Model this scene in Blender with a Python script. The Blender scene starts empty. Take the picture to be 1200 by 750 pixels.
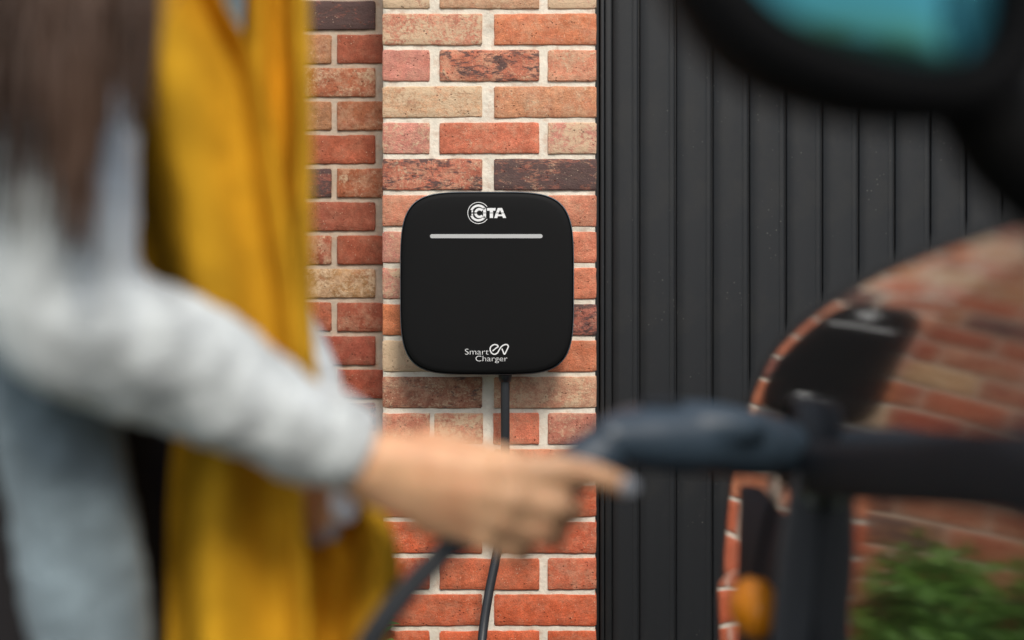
import bpy, bmesh, math, random
from mathutils import Vector, Matrix, noise
R = math.radians
rnd = random.Random(7)
C = bpy.context.scene.collection
sc = bpy.context.scene

# ------------------------------------------------------------ camera, sky, sun
K = 0.6757e-3            # metres per photo pixel at one metre
ZC = 1.10                # eye height
def W(px, py, d):
    """world point at distance d seen at photo pixel px, py"""
    return Vector(((px-600)*K*d, d, ZC+(305-py)*K*d))
cam_d = bpy.data.cameras.new('camera')
cam = bpy.data.objects.new('camera', cam_d); C.objects.link(cam)
cam.location = (0, 0, ZC); cam.rotation_euler = (R(90), 0, 0)
cam_d.sensor_width = 36; cam_d.lens = 36/(1200*K); cam_d.shift_y = -70/1200
cam_d.clip_start = 0.02; cam_d.clip_end = 500
cam_d.dof.use_dof = True; cam_d.dof.focus_distance = 2.57; cam_d.dof.aperture_fstop = 2.0
sc.camera = cam
SUN_EL, SUN_AZ = R(47), R(167)      # azimuth clockwise from +Y
w = bpy.data.worlds.new('World'); sc.world = w; w.use_nodes = True
nt = w.node_tree; bg = nt.nodes['Background']
sky = nt.nodes.new('ShaderNodeTexSky'); sky.sky_type = 'NISHITA'; sky.sun_disc = False
sky.sun_elevation = SUN_EL; sky.sun_rotation = SUN_AZ; sky.air_density = 1.0; sky.dust_density = 2.5
_tc = nt.nodes.new('ShaderNodeTexCoord'); _mp = nt.nodes.new('ShaderNodeMapping'); _mp.inputs['Scale'].default_value = (1, 1, 2.6)
_n = nt.nodes.new('ShaderNodeTexNoise'); _n.inputs['Scale'].default_value = 4.5; _n.inputs['Detail'].default_value = 7; _n.inputs['Roughness'].default_value = .58
_r = nt.nodes.new('ShaderNodeMapRange'); _r.inputs['From Min'].default_value = .45; _r.inputs['From Max'].default_value = .62; _r.inputs['To Max'].default_value = .8
_m = nt.nodes.new('ShaderNodeMix'); _m.data_type = 'RGBA'; _m.inputs[7].default_value = (7.2, 7.4, 7.6, 1)
nt.links.new(_tc.outputs['Generated'], _mp.inputs[0]); nt.links.new(_mp.outputs[0], _n.inputs['Vector']); nt.links.new(_n.outputs[0], _r.inputs[0])
nt.links.new(_r.outputs[0], _m.inputs['Factor']); nt.links.new(sky.outputs[0], _m.inputs[6]); nt.links.new(_m.outputs[2], bg.inputs[0]); bg.inputs[1].default_value = 0.135
sd = bpy.data.lights.new('sun', 'SUN'); sd.energy = 1.85; sd.angle = R(13); sd.color = (1, .94, .85)
so = bpy.data.objects.new('sun', sd); C.objects.link(so)
so.rotation_euler = Vector((math.sin(SUN_AZ)*math.cos(SUN_EL), math.cos(SUN_AZ)*math.cos(SUN_EL), math.sin(SUN_EL))).to_track_quat('Z', 'Y').to_euler()
sc.view_settings.view_transform = 'Standard'; sc.view_settings.look = 'None'
sc.view_settings.exposure = 0.30; sc.view_settings.gamma = 1

# ------------------------------------------------------------ helpers
def link(name, me, mat=None, parent=None):
    o = bpy.data.objects.new(name, me); C.objects.link(o)
    if mat and not me.materials: me.materials.append(mat)
    if parent: o.parent = parent
    return o
def tag(o, label, cat, group=None):
    o['label'] = label; o['category'] = cat
    if group: o['group'] = group
    return o
def thing(name, label, cat, loc=(0, 0, 0), group=None):
    o = bpy.data.objects.new(name, None); C.objects.link(o); o.location = loc; o.empty_display_size = .1
    return tag(o, label, cat, group)
def bm_mesh(bm, name='m', smooth=True):
    bmesh.ops.recalc_face_normals(bm, faces=bm.faces)
    me = bpy.data.meshes.new(name); bm.to_mesh(me); bm.free()
    if smooth:
        for p in me.polygons: p.use_smooth = True
    return me
def part(name, bm, mat, parent=None, smooth=True):
    """mesh given in world coordinates; the parent's place is taken off"""
    me = bm_mesh(bm, name, smooth) if isinstance(bm, bmesh.types.BMesh) else bm
    o = link(name, me, mat, parent)
    p = parent; off = Vector()
    while p: off += p.location; p = p.parent
    if off.length: me.transform(Matrix.Translation(-off))
    return o
def box(bm, x0, x1, y0, y1, z0, z1, bev=0, seg=2):
    r = bmesh.ops.create_cube(bm, size=1)
    bmesh.ops.scale(bm, vec=(x1-x0, y1-y0, z1-z0), verts=r['verts'])
    bmesh.ops.translate(bm, vec=((x0+x1)/2, (y0+y1)/2, (z0+z1)/2), verts=r['verts'])
    if bev:
        es = list({e for v in r['verts'] for e in v.link_edges})
        bmesh.ops.bevel(bm, geom=es, offset=bev, segments=seg, affect='EDGES', profile=.5)
def frame_of(t):
    t = t.normalized(); a = Vector((0, 0, 1)) if abs(t.z) < .9 else Vector((1, 0, 0))
    u = t.cross(a).normalized(); return u, t.cross(u).normalized()
def cat(pts, n):
    """Catmull-Rom resample of a list of tuples"""
    P = [Vector(p) for p in pts]; out = []
    m = len(P)
    for i in range(m-1):
        p0, p1, p2, p3 = P[max(i-1, 0)], P[i], P[i+1], P[min(i+2, m-1)]
        for k in range(n):
            t = k/n
            out.append(.5*((2*p1)+(p2-p0)*t+(2*p0-5*p1+4*p2-p3)*t*t+(3*p1-p0-3*p2+p3)*t**3))
    out.append(P[-1]); return out
def tube(bm, pts, rad, seg=12, caps=True):
    """tube through pts with radius list or number"""
    n = len(pts); rings = []
    u = v = None
    for i, p in enumerate(pts):
        t = (pts[min(i+1, n-1)]-pts[max(i-1, 0)]).normalized()
        if u is None: u, v = frame_of(t)
        else:
            u = (u-t*u.dot(t)).normalized(); v = t.cross(u)
        r = rad[i] if hasattr(rad, '__len__') else rad
        rings.append([bm.verts.new(p+(u*math.cos(a)+v*math.sin(a))*r) for a in (2*math.pi*k/seg for k in range(seg))])
    for a, b in zip(rings, rings[1:]):
        for k in range(seg): bm.faces.new((a[k], a[(k+1) % seg], b[(k+1) % seg], b[k]))
    if caps: bm.faces.new(rings[0][::-1]); bm.faces.new(rings[-1])
def ball(bm, c, r, seg=20, rot=None):
    r = (r, r, r) if not hasattr(r, '__len__') else r
    M = Matrix.Translation(Vector(c)) @ (rot.to_4x4() if rot else Matrix()) @ Matrix.Diagonal((*r, 1))
    bmesh.ops.create_uvsphere(bm, u_segments=seg, v_segments=seg//2+2, radius=1, matrix=M)
def capsule(bm, a, ra, b, rb, seg=16):
    a, b = Vector(a), Vector(b); d = b-a
    if d.length < 1e-5: return ball(bm, a, ra, seg)
    t = d.normalized(); P = []; Rr = []
    for k in range(5):
        an = math.pi/2*(k/4.5); P.append(a-t*ra*math.cos(an)); Rr.append(max(ra*math.sin(an), ra*.05))
    P.append(a); Rr.append(ra); P.append(b); Rr.append(rb)
    for k in range(4, -1, -1):
        an = math.pi/2*(k/4.5); P.append(b+t*rb*math.cos(an)); Rr.append(max(rb*math.sin(an), rb*.05))
    tube(bm, P, Rr, seg)
def chain(bm, pts, rs, seg=16):
    for i in range(len(pts)-1): capsule(bm, pts[i], rs[i], pts[i+1], rs[i+1], seg)
def remesh(bm, voxel, smooth=6, fac=.5):
    me = bm_mesh(bm); o = bpy.data.objects.new('tmp', me); C.objects.link(o)
    m = o.modifiers.new('r', 'REMESH'); m.mode = 'VOXEL'; m.voxel_size = voxel; m.use_smooth_shade = True
    s = o.modifiers.new('s', 'SMOOTH'); s.factor = fac; s.iterations = smooth
    dg = bpy.context.evaluated_depsgraph_get(); dg.update()
    out = bpy.data.meshes.new_from_object(o.evaluated_get(dg))
    bpy.data.objects.remove(o); bpy.data.meshes.remove(me)
    for p in out.polygons: p.use_smooth = True
    return out

# ------------------------------------------------------------ materials
def s2l(*c): return tuple(((x/255)/12.92 if x <= 10 else ((x/255+.055)/1.055)**2.4) for x in c)
def M(name):
    m = bpy.data.materials.new(name); m.use_nodes = True
    return m, m.node_tree, m.node_tree.nodes['Principled BSDF']
def N(nt, t, **kw):
    n = nt.nodes.new(t)
    for k, v in kw.items():
        if k == 'ins':
            for a, b in v.items(): n.inputs[a].default_value = b
        else: setattr(n, k, v)
    return n
def L(nt, a, b): nt.links.new(a, b)
def noise_col(name, base, rough=.6, var=.15, scale=8, bump=.3, bscale=60, bdist=.002, spec=.5, metal=0, stretch=(1, 1, 1), sheen=0):
    """base colour varied by noise, with bump"""
    m, nt, b = M(name)
    tc = N(nt, 'ShaderNodeTexCoord'); mp = N(nt, 'ShaderNodeMapping', ins={'Scale': stretch}); L(nt, tc.outputs['Object'], mp.inputs[0])
    n1 = N(nt, 'ShaderNodeTexNoise', ins={'Scale': scale, 'Detail': 6, 'Roughness': .6}); L(nt, mp.outputs[0], n1.inputs['Vector'])
    mr = N(nt, 'ShaderNodeMapRange', ins={'From Min': .3, 'From Max': .7, 'To Min': 1-var, 'To Max': 1+var}); L(nt, n1.outputs[0], mr.inputs[0])
    mx = N(nt, 'ShaderNodeVectorMath', operation='SCALE'); mx.inputs[0].default_value = base; L(nt, mr.outputs[0], mx.inputs['Scale'])
    L(nt, mx.outputs[0], b.inputs['Base Color'])
    b.inputs['Roughness'].default_value = rough; b.inputs['Specular IOR Level'].default_value = spec; b.inputs['Metallic'].default_value = metal
    b.inputs['Sheen Weight'].default_value = sheen
    if bump:
        n2 = N(nt, 'ShaderNodeTexNoise', ins={'Scale': bscale, 'Detail': 5}); L(nt, mp.outputs[0], n2.inputs['Vector'])
        bp = N(nt, 'ShaderNodeBump', ins={'Strength': bump, 'Distance': bdist}); L(nt, n2.outputs[0], bp.inputs['Height']); L(nt, bp.outputs[0], b.inputs['Normal'])
    return m

def brick_material():
    m, nt, b = M('fired_clay_brick')
    tc = N(nt, 'ShaderNodeTexCoord'); oi = N(nt, 'ShaderNodeObjectInfo')
    rs = N(nt, 'ShaderNodeMath', operation='MULTIPLY', ins={1: 37.0}); L(nt, oi.outputs['Random'], rs.inputs[0])
    va = N(nt, 'ShaderNodeVectorMath', operation='ADD'); L(nt, tc.outputs['Object'], va.inputs[0]); L(nt, rs.outputs[0], va.inputs[1])
    def noise_(scale, detail=6, rough=.6, stretch=(1, 1, 1), dist=0):
        mp = N(nt, 'ShaderNodeMapping', ins={'Scale': stretch}); L(nt, va.outputs[0], mp.inputs[0])
        n = N(nt, 'ShaderNodeTexNoise', ins={'Scale': scale, 'Detail': detail, 'Roughness': rough, 'Distortion': dist}); L(nt, mp.outputs[0], n.inputs['Vector'])
        return n.outputs[0]
    def rng(s, a, b_, c, d):
        r = N(nt, 'ShaderNodeMapRange', ins={'From Min': a, 'From Max': b_, 'To Min': c, 'To Max': d}); L(nt, s, r.inputs[0]); return r.outputs[0]
    def attr(n): return N(nt, 'ShaderNodeAttribute', attribute_type='OBJECT', attribute_name=n).outputs['Fac']
    def math_(op, a, b_):
        q = N(nt, 'ShaderNodeMath', operation=op)
        for i, s in enumerate((a, b_)):
            if hasattr(s, 'links'): L(nt, s, q.inputs[i])
            else: q.inputs[i].default_value = s
        return q.outputs[0]
    def mix(f, a, b_):
        x = N(nt, 'ShaderNodeMix', data_type='RGBA')
        L(nt, f, x.inputs['Factor'])
        for i, s in ((6, a), (7, b_)):
            if hasattr(s, 'links'): L(nt, s, x.inputs[i])
            else: x.inputs[i].default_value = (*s, 1)
        return x.outputs[2]
    big = noise_(14, 5, .65); mid = noise_(60, 6, .7); fine = noise_(420, 3, .6)
    col = oi.outputs['Color']
    des = N(nt, 'ShaderNodeHueSaturation', ins={'Hue': .505, 'Saturation': .94, 'Value': .95}); L(nt, col, des.inputs['Color']); col = des.outputs[0]
    v = N(nt, 'ShaderNodeVectorMath', operation='SCALE'); L(nt, col, v.inputs[0])
    f = math_('MULTIPLY', rng(mid, .3, .7, .74, 1.26), rng(fine, .3, .7, .76, 1.24)); f = math_('MULTIPLY', f, rng(big, .3, .7, .78, 1.2)); L(nt, f, v.inputs['Scale'])
    c = v.outputs[0]
    # hue drift towards deep red in patches
    c = mix(rng(noise_(26, 5, .6), .5, .7, 0, .35), c, s2l(188, 106, 84))
    c = mix(math_('MULTIPLY', rng(noise_(34, 8, .8), .46, .6, .0, .9), math_('MINIMUM', attr('bloom'), .75)), c, s2l(220, 186, 152))
    # grey-cream bloom: soft patches plus speckle
    bl = attr('bloom')
    bm_ = math_('ADD', noise_(26, 9, .78, (1, 1, 1.2), .8), math_('MULTIPLY', rng(noise_(170, 4, .7), .35, .65, -.5, .5), .18))
    th = math_('SUBTRACT', .76, math_('MULTIPLY', bl, .44))
    msk = N(nt, 'ShaderNodeMapRange', ins={'To Min': 0, 'To Max': .85}); L(nt, bm_, msk.inputs[0]); L(nt, th, msk.inputs[1]); L(nt, math_('ADD', th, .12), msk.inputs[2])
    c = mix(msk.outputs[0], c, s2l(214, 186, 152))
    # fire flashing: near black purple, streaky
    ch = attr('char')
    cn = math_('ADD', noise_(20, 9, .78, (.8, 1, 1.7), 1.0), math_('MULTIPLY', rng(noise_(150, 4, .6, (.5, 1, 2)), .35, .65, -.5, .5), .12))
    th2 = math_('SUBTRACT', .84, math_('MULTIPLY', ch, .48))
    msk2 = N(nt, 'ShaderNodeMapRange', ins={'To Min': 0, 'To Max': .9}); L(nt, cn, msk2.inputs[0]); L(nt, th2, msk2.inputs[1]); L(nt, math_('ADD', th2, .09), msk2.inputs[2])
    c = mix(msk2.outputs[0], c, s2l(84, 70, 68))
    # small pits and white specks
    vo = N(nt, 'ShaderNodeTexVoronoi', ins={'Scale': 190.0}); L(nt, va.outputs[0], vo.inputs['Vector'])
    sp = math_('MULTIPLY', rng(vo.outputs['Distance'], .12, .2, 1, 0), rng(noise_(45, 2, .5), .56, .6, 0, .75))
    c = mix(sp, c, s2l(225, 200, 170))
    vo2 = N(nt, 'ShaderNodeTexVoronoi', ins={'Scale': 120.0}); L(nt, va.outputs[0], vo2.inputs['Vector'])
    pit = math_('MULTIPLY', rng(vo2.outputs['Distance'], .12, .24, 1, 0), rng(noise_(38, 2, .5), .55, .6, 0, 1))
    c = mix(math_('MULTIPLY', pit, .7), c, s2l(90, 45, 32))
    L(nt, c, b.inputs['Base Color']); b.inputs['Roughness'].default_value = .88; b.inputs['Specular IOR Level'].default_value = .25
    h = math_('ADD', math_('MULTIPLY', mid, .9), math_('MULTIPLY', fine, .35)); h = math_('ADD', h, math_('MULTIPLY', noise_(110, 6, .7, (1, 1, 1.6)), .8))
    h = math_('SUBTRACT', h, math_('MULTIPLY', pit, .5)); h = math_('ADD', h, math_('MULTIPLY', msk.outputs[0], .15))
    bp = N(nt, 'ShaderNodeBump', ins={'Strength': .9, 'Distance': .0028}); L(nt, h, bp.inputs['Height']); L(nt, bp.outputs[0], b.inputs['Normal'])
    return m
BRICK = brick_material()
MORTAR = noise_col('lime_mortar', s2l(228, 218, 200), .95, .16, 15, .8, 160, .0022, .2)
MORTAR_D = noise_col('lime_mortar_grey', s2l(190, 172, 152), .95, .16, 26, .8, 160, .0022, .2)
DOOR = noise_col('charcoal_paint', s2l(31, 33, 35), .55, .14, 9, .35, 90, .0006, .35, stretch=(1, 1, .06))
def specks(m, col, scale, amount):
    nt = m.node_tree; b = nt.nodes['Principled BSDF']; src = b.inputs['Base Color'].links[0].from_socket
    tc = N(nt, 'ShaderNodeTexCoord'); oi = N(nt, 'ShaderNodeObjectInfo'); ra = N(nt, 'ShaderNodeMath', operation='MULTIPLY', ins={1: 53.0}); L(nt, oi.outputs['Random'], ra.inputs[0]); av = N(nt, 'ShaderNodeVectorMath', operation='ADD'); L(nt, tc.outputs['Object'], av.inputs[0]); L(nt, ra.outputs[0], av.inputs[1])
    vo = N(nt, 'ShaderNodeTexVoronoi', ins={'Scale': scale}); L(nt, av.outputs[0], vo.inputs['Vector'])
    a = N(nt, 'ShaderNodeMapRange', ins={'From Min': .05, 'From Max': .16, 'To Min': amount, 'To Max': 0}); L(nt, vo.outputs['Distance'], a.inputs[0])
    n = N(nt, 'ShaderNodeTexNoise', ins={'Scale': 11.0, 'Detail': 3}); L(nt, av.outputs[0], n.inputs['Vector'])
    g = N(nt, 'ShaderNodeMapRange', ins={'From Min': .52, 'From Max': .62}); L(nt, n.outputs[0], g.inputs[0])
    q = N(nt, 'ShaderNodeMath', operation='MULTIPLY'); L(nt, a.outputs[0], q.inputs[0]); L(nt, g.outputs[0], q.inputs[1])
    x = N(nt, 'ShaderNodeMix', data_type='RGBA'); x.inputs[7].default_value = (*s2l(*col), 1); L(nt, q.outputs[0], x.inputs['Factor']); L(nt, src, x.inputs[6]); L(nt, x.outputs[2], b.inputs['Base Color'])
specks(DOOR, (120, 118, 112), 70, .35)
def tint(m, col, scale, lo, hi, amount):
    nt = m.node_tree; b = nt.nodes['Principled BSDF']; src = b.inputs['Base Color'].links[0].from_socket
    tc = N(nt, 'ShaderNodeTexCoord'); n = N(nt, 'ShaderNodeTexNoise', ins={'Scale': scale, 'Detail': 6, 'Roughness': .7}); L(nt, tc.outputs['Object'], n.inputs['Vector'])
    g = N(nt, 'ShaderNodeMapRange', ins={'From Min': lo, 'From Max': hi, 'To Min': 0, 'To Max': amount}); L(nt, n.outputs[0], g.inputs[0])
    x = N(nt, 'ShaderNodeMix', data_type='RGBA'); x.inputs[7].default_value = (*s2l(*col), 1); L(nt, g.outputs[0], x.inputs['Factor']); L(nt, src, x.inputs[6]); L(nt, x.outputs[2], b.inputs['Base Color'])
for _m_ in (MORTAR, MORTAR_D): tint(_m_, (186, 138, 108), 38, .52, .72, .55); tint(_m_, (120, 112, 100), 9, .54, .74, .4)
tint(DOOR, (52, 50, 46), 3.5, .5, .75, .6)
PLASTIC = noise_col('black_charger_face', s2l(12, 12, 12), .65, .03, 3, .08, 900, .0003, spec=.18)
RIM = noise_col('slate_rim', s2l(84, 94, 100), .35, .03, 5, 0)
WHITE = noise_col('white_print', s2l(232, 232, 230), .5, .02, 5, 0)
LED = noise_col('frosted_light_bar', s2l(186, 186, 184), .35, .02, 5, 0)
RUBBER = noise_col('cable_rubber', s2l(40, 42, 45), .42, .08, 20, .1, 200, .0004)
GRIP = noise_col('connector_plastic', s2l(50, 63, 74), .42, .10, 12, .15, 300, .0004)
SKIN = noise_col('skin', s2l(230, 180, 138), .45, .16, 45, .4, 160, .0012, .45)
SKIN.node_tree.nodes['Principled BSDF'].inputs['Subsurface Weight'].default_value = .12
SKIN.node_tree.nodes['Principled BSDF'].inputs['Subsurface Radius'].default_value = (.012, .004, .002)
NAIL = noise_col('pale_nail_polish', s2l(150, 154, 160), .2, .02, 5, 0)
NAILW = noise_col('white_nail_polish', s2l(232, 232, 235), .25, .02, 5, 0)
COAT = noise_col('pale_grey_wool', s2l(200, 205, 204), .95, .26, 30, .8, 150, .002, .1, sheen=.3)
SCARF = noise_col('mustard_wool', s2l(208, 156, 38), .9, .26, 16, .6, 260, .002, .1, sheen=.0)
DARKC = noise_col('black_jersey', s2l(34, 32, 33), .9, .1, 20, .4, 200, .001, .2)
HAIR = noise_col('dark_brown_hair', s2l(80, 60, 48), .5, .8, 16, 0, spec=.35, stretch=(1, 1, .12))
tint(SKIN, (200, 124, 88), 24, .46, .64, .5)
COATB = noise_col('shaded_coat_wool', s2l(120, 134, 140), .95, .32, 16, .8, 120, .004, .1, sheen=.2)  # coat body, darker than the sleeves: its shade is put into the colour
HAIR2 = noise_col('brow_hair', s2l(50, 36, 30), .6, .1, 60, 0)
LEATHER = noise_col('brown_leather', s2l(60, 40, 28), .5, .1, 20, .3, 150, .001)
LIPS = noise_col('lips', s2l(170, 90, 84), .4, .05, 20, 0)
EYE = noise_col('eye_white', s2l(225, 222, 216), .2, .02, 5, 0)
IRIS = noise_col('iris_brown', s2l(50, 34, 24), .2, .02, 5, 0)
PAINT = noise_col('black_pearl_paint', s2l(20, 21, 23), .035, .0, 5, 0)
_b = PAINT.node_tree.nodes['Principled BSDF']; _b.inputs['IOR'].default_value = 2.4; _b.inputs['Coat Weight'].default_value = 1; _b.inputs['Coat IOR'].default_value = 2.1; _b.inputs['Coat Roughness'].default_value = .075; _b.inputs['Roughness'].default_value = .06
TRIM = noise_col('matt_black_trim', s2l(34, 38, 43), .75, .06, 20, .1, 300, .0004, .2)
FLAPM = noise_col('flap_plastic', s2l(62, 64, 68), .5, .1, 20, .1, 300, .0004)
MBLK = noise_col('mirror_black', s2l(13, 13, 14), .8, .06, 20, .1, 300, .0004, .1)
TYRE = noise_col('tyre_rubber', s2l(26, 26, 26), .8, .08, 30, .3, 100, .002)
ALLOY = noise_col('alloy', s2l(170, 172, 175), .3, .03, 5, 0, metal=1)
GLASSD = noise_col('tinted_window', s2l(18, 22, 24), .03, .02, 5, 0)
MIRG = noise_col('blue_tinted_mirror', (.045, .19, .225), .05, .02, 5, 0, metal=1)
AMBER = noise_col('amber_lens', s2l(245, 150, 30), .25, .05, 30, .2, 200, .001)
LENS = noise_col('lamp_lens', s2l(120, 125, 130), .08, .03, 5, 0, metal=.6)
METAL = noise_col('brushed_metal', s2l(150, 155, 155), .3, .05, 40, 0, metal=.9)
PAVE = noise_col('asphalt', (.055, .054, .052), .9, .25, 60, .8, 160, .003, .3)
GRASS = noise_col('lawn_soil', (.045, .07, .022), .95, .3, 20, .8, 60, .01, .2)
BARK = noise_col('bark', s2l(80, 62, 46), .9, .2, 30, .6, 80, .003)
def leaf_mat(name, col):
    m = noise_col(name, col, .45, .35, 9, .1, 200, .001, .4)
    b = m.node_tree.nodes['Principled BSDF']; b.inputs['Transmission Weight'].default_value = 0
    return m
LEAF = leaf_mat('laurel_leaf', (.09, .20, .03))
BLADE = leaf_mat('grass_blade', (.06, .13, .025))

# ------------------------------------------------------------ ground
def structure(name, bm, mat):
    o = part(name, bm, mat, None, False); o['kind'] = 'structure'; return o
bm = bmesh.new(); box(bm, -200, 200, -200, 200, -.2, 0); structure('ground', bm, GRASS)
bm = bmesh.new(); box(bm, -.75, 6, -14, 3.2, -.1, .012); structure('driveway', bm, PAVE)

# ------------------------------------------------------------ brickwork
PITCH = .0748; YP = 2.6; YW = 2.816
Z0 = ZC - 6*K*YP                       # a bed joint seen at photo row 311
def brick_mesh(wd, h, dep, seed, nx):
    """rough moulded brick: front face at y=0 around its centre, dep deep, softened irregular arris"""
    r = random.Random(seed); bm = bmesh.new(); nz = 6; nx += 2
    o = Vector((seed*3.1, seed*1.7, 0))
    def nn(x, z, s): return noise.noise(Vector((x*s, 0, z*s))+o)
    def sp(L_, n): return [-L_/2, -L_/2+.0032]+[-L_/2+L_*q/(n-2) for q in range(1, n-2)]+[L_/2-.0032, L_/2]
    XS, ZS = sp(wd, nx), sp(h, nz)
    rows = []
    ci = [r.random()**3*.004 for _ in range(4)]
    for j in range(nz+1):
        row = []
        for i in range(nx+1):
            x = XS[i]; z = ZS[j]; y = .0013*nn(x, z, 30); z += .0012*nn(x, 9, 9)
            ex = i in (0, nx); ez = j in (0, nz)
            if ex: x -= math.copysign(.0002+.0020*abs(nn(x, z, 55)), x)
            if ez: z -= math.copysign(.0001+.0030*abs(nn(x+5, z, 38)), z)
            if ex or ez: y += .0013+.0009*nn(x, z, 80)
            if ex and ez:
                c = ci[(i > 0)*2+(j > 0)]; x -= math.copysign(c+.0006, x); z -= math.copysign(c*.8+.0004, z)
            row.append(bm.verts.new((x, y, z)))
        rows.append(row)
    for j in range(nz):
        for i in range(nx): bm.faces.new((rows[j][i], rows[j][i+1], rows[j+1][i+1], rows[j+1][i]))
    ring = rows[0][:]+[q[-1] for q in rows[1:]]+rows[-1][-2::-1]+[q[0] for q in rows[-2:0:-1]]
    back = [bm.verts.new((v.co.x*1.004, dep, v.co.z*1.01)) for v in ring]
    mid = [bm.verts.new((v.co.x*1.006, .008, v.co.z*1.012)) for v in ring]
    n = len(ring)
    for k in range(n):
        q = (k+1) % n
        bm.faces.new((ring[k], mid[k], mid[q], ring[q])); bm.faces.new((mid[k], back[k], back[q], mid[q]))
    bm.faces.new(back)
    me = bm_mesh(bm, 'brick')
    me.materials.append(BRICK)
    return me
_cache = {}
def brick(wd, dep, x, y, z, parent, col, char, bloom, nvar=6):
    key = (round(wd, 3), round(dep, 2), rnd.randrange(nvar))
    if key not in _cache: _cache[key] = brick_mesh(wd+.001, .0656, dep, len(_cache)+1, max(5, int(wd/.014)))
    o = bpy.data.objects.new('brick', _cache[key]); C.objects.link(o); o.parent = parent
    o.location = Vector((x, y, z))-parent.location
    o.rotation_euler = (0, R(rnd.uniform(-.35, .35)), R(rnd.uniform(-.25, .25)))
    k = rnd.uniform(.92, 1.08); o.color = (*[c*k for c in s2l(*col)], 1)
    o['char'] = float(char); o['bloom'] = float(bloom)
    return o
# pier bricks read off the photograph: row -> list of (px0, px1, colour, flashing, bloom)
SAL = (208, 122, 92); PINK = (200, 124, 108); ORG = (208, 110, 70); RED = (190, 88, 62); TAN = (200, 146, 112); DRK = (150, 84, 74); CRM = (206, 166, 134); DEEP = (206, 78, 32)
A0, A1, B0, B1, B2 = (448, 565), (579, 699), (448, 503.5), (515, 632), (642, 699)
rows = {
 0: [(B0, CRM, 0, .9), (B1, TAN, 0, .5), (B2, PINK, 0, 1)],
 1: [(A0, (206, 126, 100), 0, .72), (A1, (214, 118, 76), 0, .3)],
 2: [(B0, PINK, 0, .2), (B1, (194, 106, 80), .74, .4), (B2, SAL, 0, .5)],
 3: [(A0, (206, 154, 116), 0, .75), (A1, (208, 136, 96), 0, .4)],
 4: [(B0, PINK, 0, .55), (B1, (206, 104, 74), 0, .3), (B2, PINK, 0, .75)],
 5: [(A0, (196, 104, 80), .74, .45), (A1, (150, 88, 74), .93, .4)],
 6: [(B0, SAL, 0, .3), (B1, SAL, 0, .3), (B2, SAL, 0, .3)],
 7: [(A0, PINK, .1, .5), (A1, (214, 118, 88), 0, .2)],
 8: [(B0, PINK, 0, .6), (B1, ORG, 0, .3), (B2, (214, 116, 84), 0, .2)],
 9: [(A0, (222, 122, 74), 0, .1), (A1, (170, 92, 78), .85, .3)],
 10: [(B0, CRM, .1, .85), (B1, SAL, 0, .4), (B2, (216, 116, 78), 0, .2)],
 11: [(A0, (168, 104, 80), .6, .5), (A1, (192, 132, 104), .35, .6)],
 12: [(B0, (196, 116, 90), 0, .5), ((509, 566), (198, 118, 92), 0, .65), ((578, 632), (208, 106, 76), 0, .3), (B2, (190, 112, 92), 0, .4)],
 13: [(A0, ORG, 0, .3), (A1, ORG, 0, .3)],
 14: [(B0, DEEP, 0, .15), (B1, ORG, 0, .2), (B2, DEEP, 0, .2)],
 15: [(A0, DEEP, 0, .2), (A1, (200, 80, 44), 0, .25)],
 16: [(B0, DEEP, 0, .3), (B1, (208, 92, 52), 0, .15), (B2, (204, 92, 58), 0, .3)],
 17: [(A0, (200, 84, 44), 0, .2), (A1, (208, 80, 34), 0, .15)],
 18: [(B0, DEEP, 0, .2), (B1, DEEP, 0, .1), (B2, DEEP, 0, .2)]}
pier = thing('brick_pier', 'red and cream brick pier carrying the black wall charger beside the charcoal door', 'brick pier', (0, YP, 0))
for r_ in range(-16, 27):
    z = Z0+(7-r_-.5)*PITCH + PITCH     # row 7 spans photo 273-306, just above the joint at 311
    z = Z0+(7.5-r_)*PITCH
    if z < .03: continue
    spec = rows.get(r_)
    if not spec:
        base = (A0, A1) if r_ % 2 else (B0, B1, B2)
        spec = [(b, rnd.choice([SAL, PINK, ORG, RED, TAN, DEEP] if r_ < 0 else [DEEP, ORG, RED]), rnd.choice([0, 0, 0, .6]), rnd.uniform(.1, .6)) for b in base]
    for (x0, x1), col, ch, bl in spec:
        xa, xb = (x0-600)*K*YP, (x1-600)*K*YP
        end = x0 < 450 or x1 > 698
        brick(xb-xa, .20 if end else .1, (xa+xb)/2, YP+rnd.uniform(-.0008, .0012), z, pier, col, ch, bl)
def mortar_sheet(x0, x1, z0, z1, y, parent, mat, dep, step=.011):
    bm = bmesh.new(); nx, nz = int((x1-x0)/step), int((z1-z0)/step)
    g = [[None]*(nx+1) for _ in range(nz+1)]
    for j in range(nz+1):
        for i in range(nx+1):
            x, z = x0+(x1-x0)*i/nx, z0+(z1-z0)*j/nz
            yy = y+.0009*noise.noise(Vector((x*60, 0, z*60)))+.0008*noise.noise(Vector((x*17, 3, z*17)))
            g[j][i] = bm.verts.new((x, yy, z))
    for j in range(nz):
        for i in range(nx): bm.faces.new((g[j][i], g[j][i+1], g[j+1][i+1], g[j+1][i]))
    ring = g[0][:]+[q[-1] for q in g[1:]]+g[-1][-2::-1]+[q[0] for q in g[-2:0:-1]]
    bk = [bm.verts.new((v.co.x, y+dep, v.co.z)) for v in ring]; n = len(ring)
    for k in range(n): bm.faces.new((ring[k], bk[k], bk[(k+1) % n], ring[(k+1) % n]))
    bm.faces.new(bk)
    return part('mortar', bm, mat, parent)
PX0, PX1 = (448.8-600)*K*YP, (697.6-600)*K*YP
mortar_sheet(PX0, PX1, .013, Z0+23*PITCH, YP+.0036, pier, MORTAR, .208)
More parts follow.
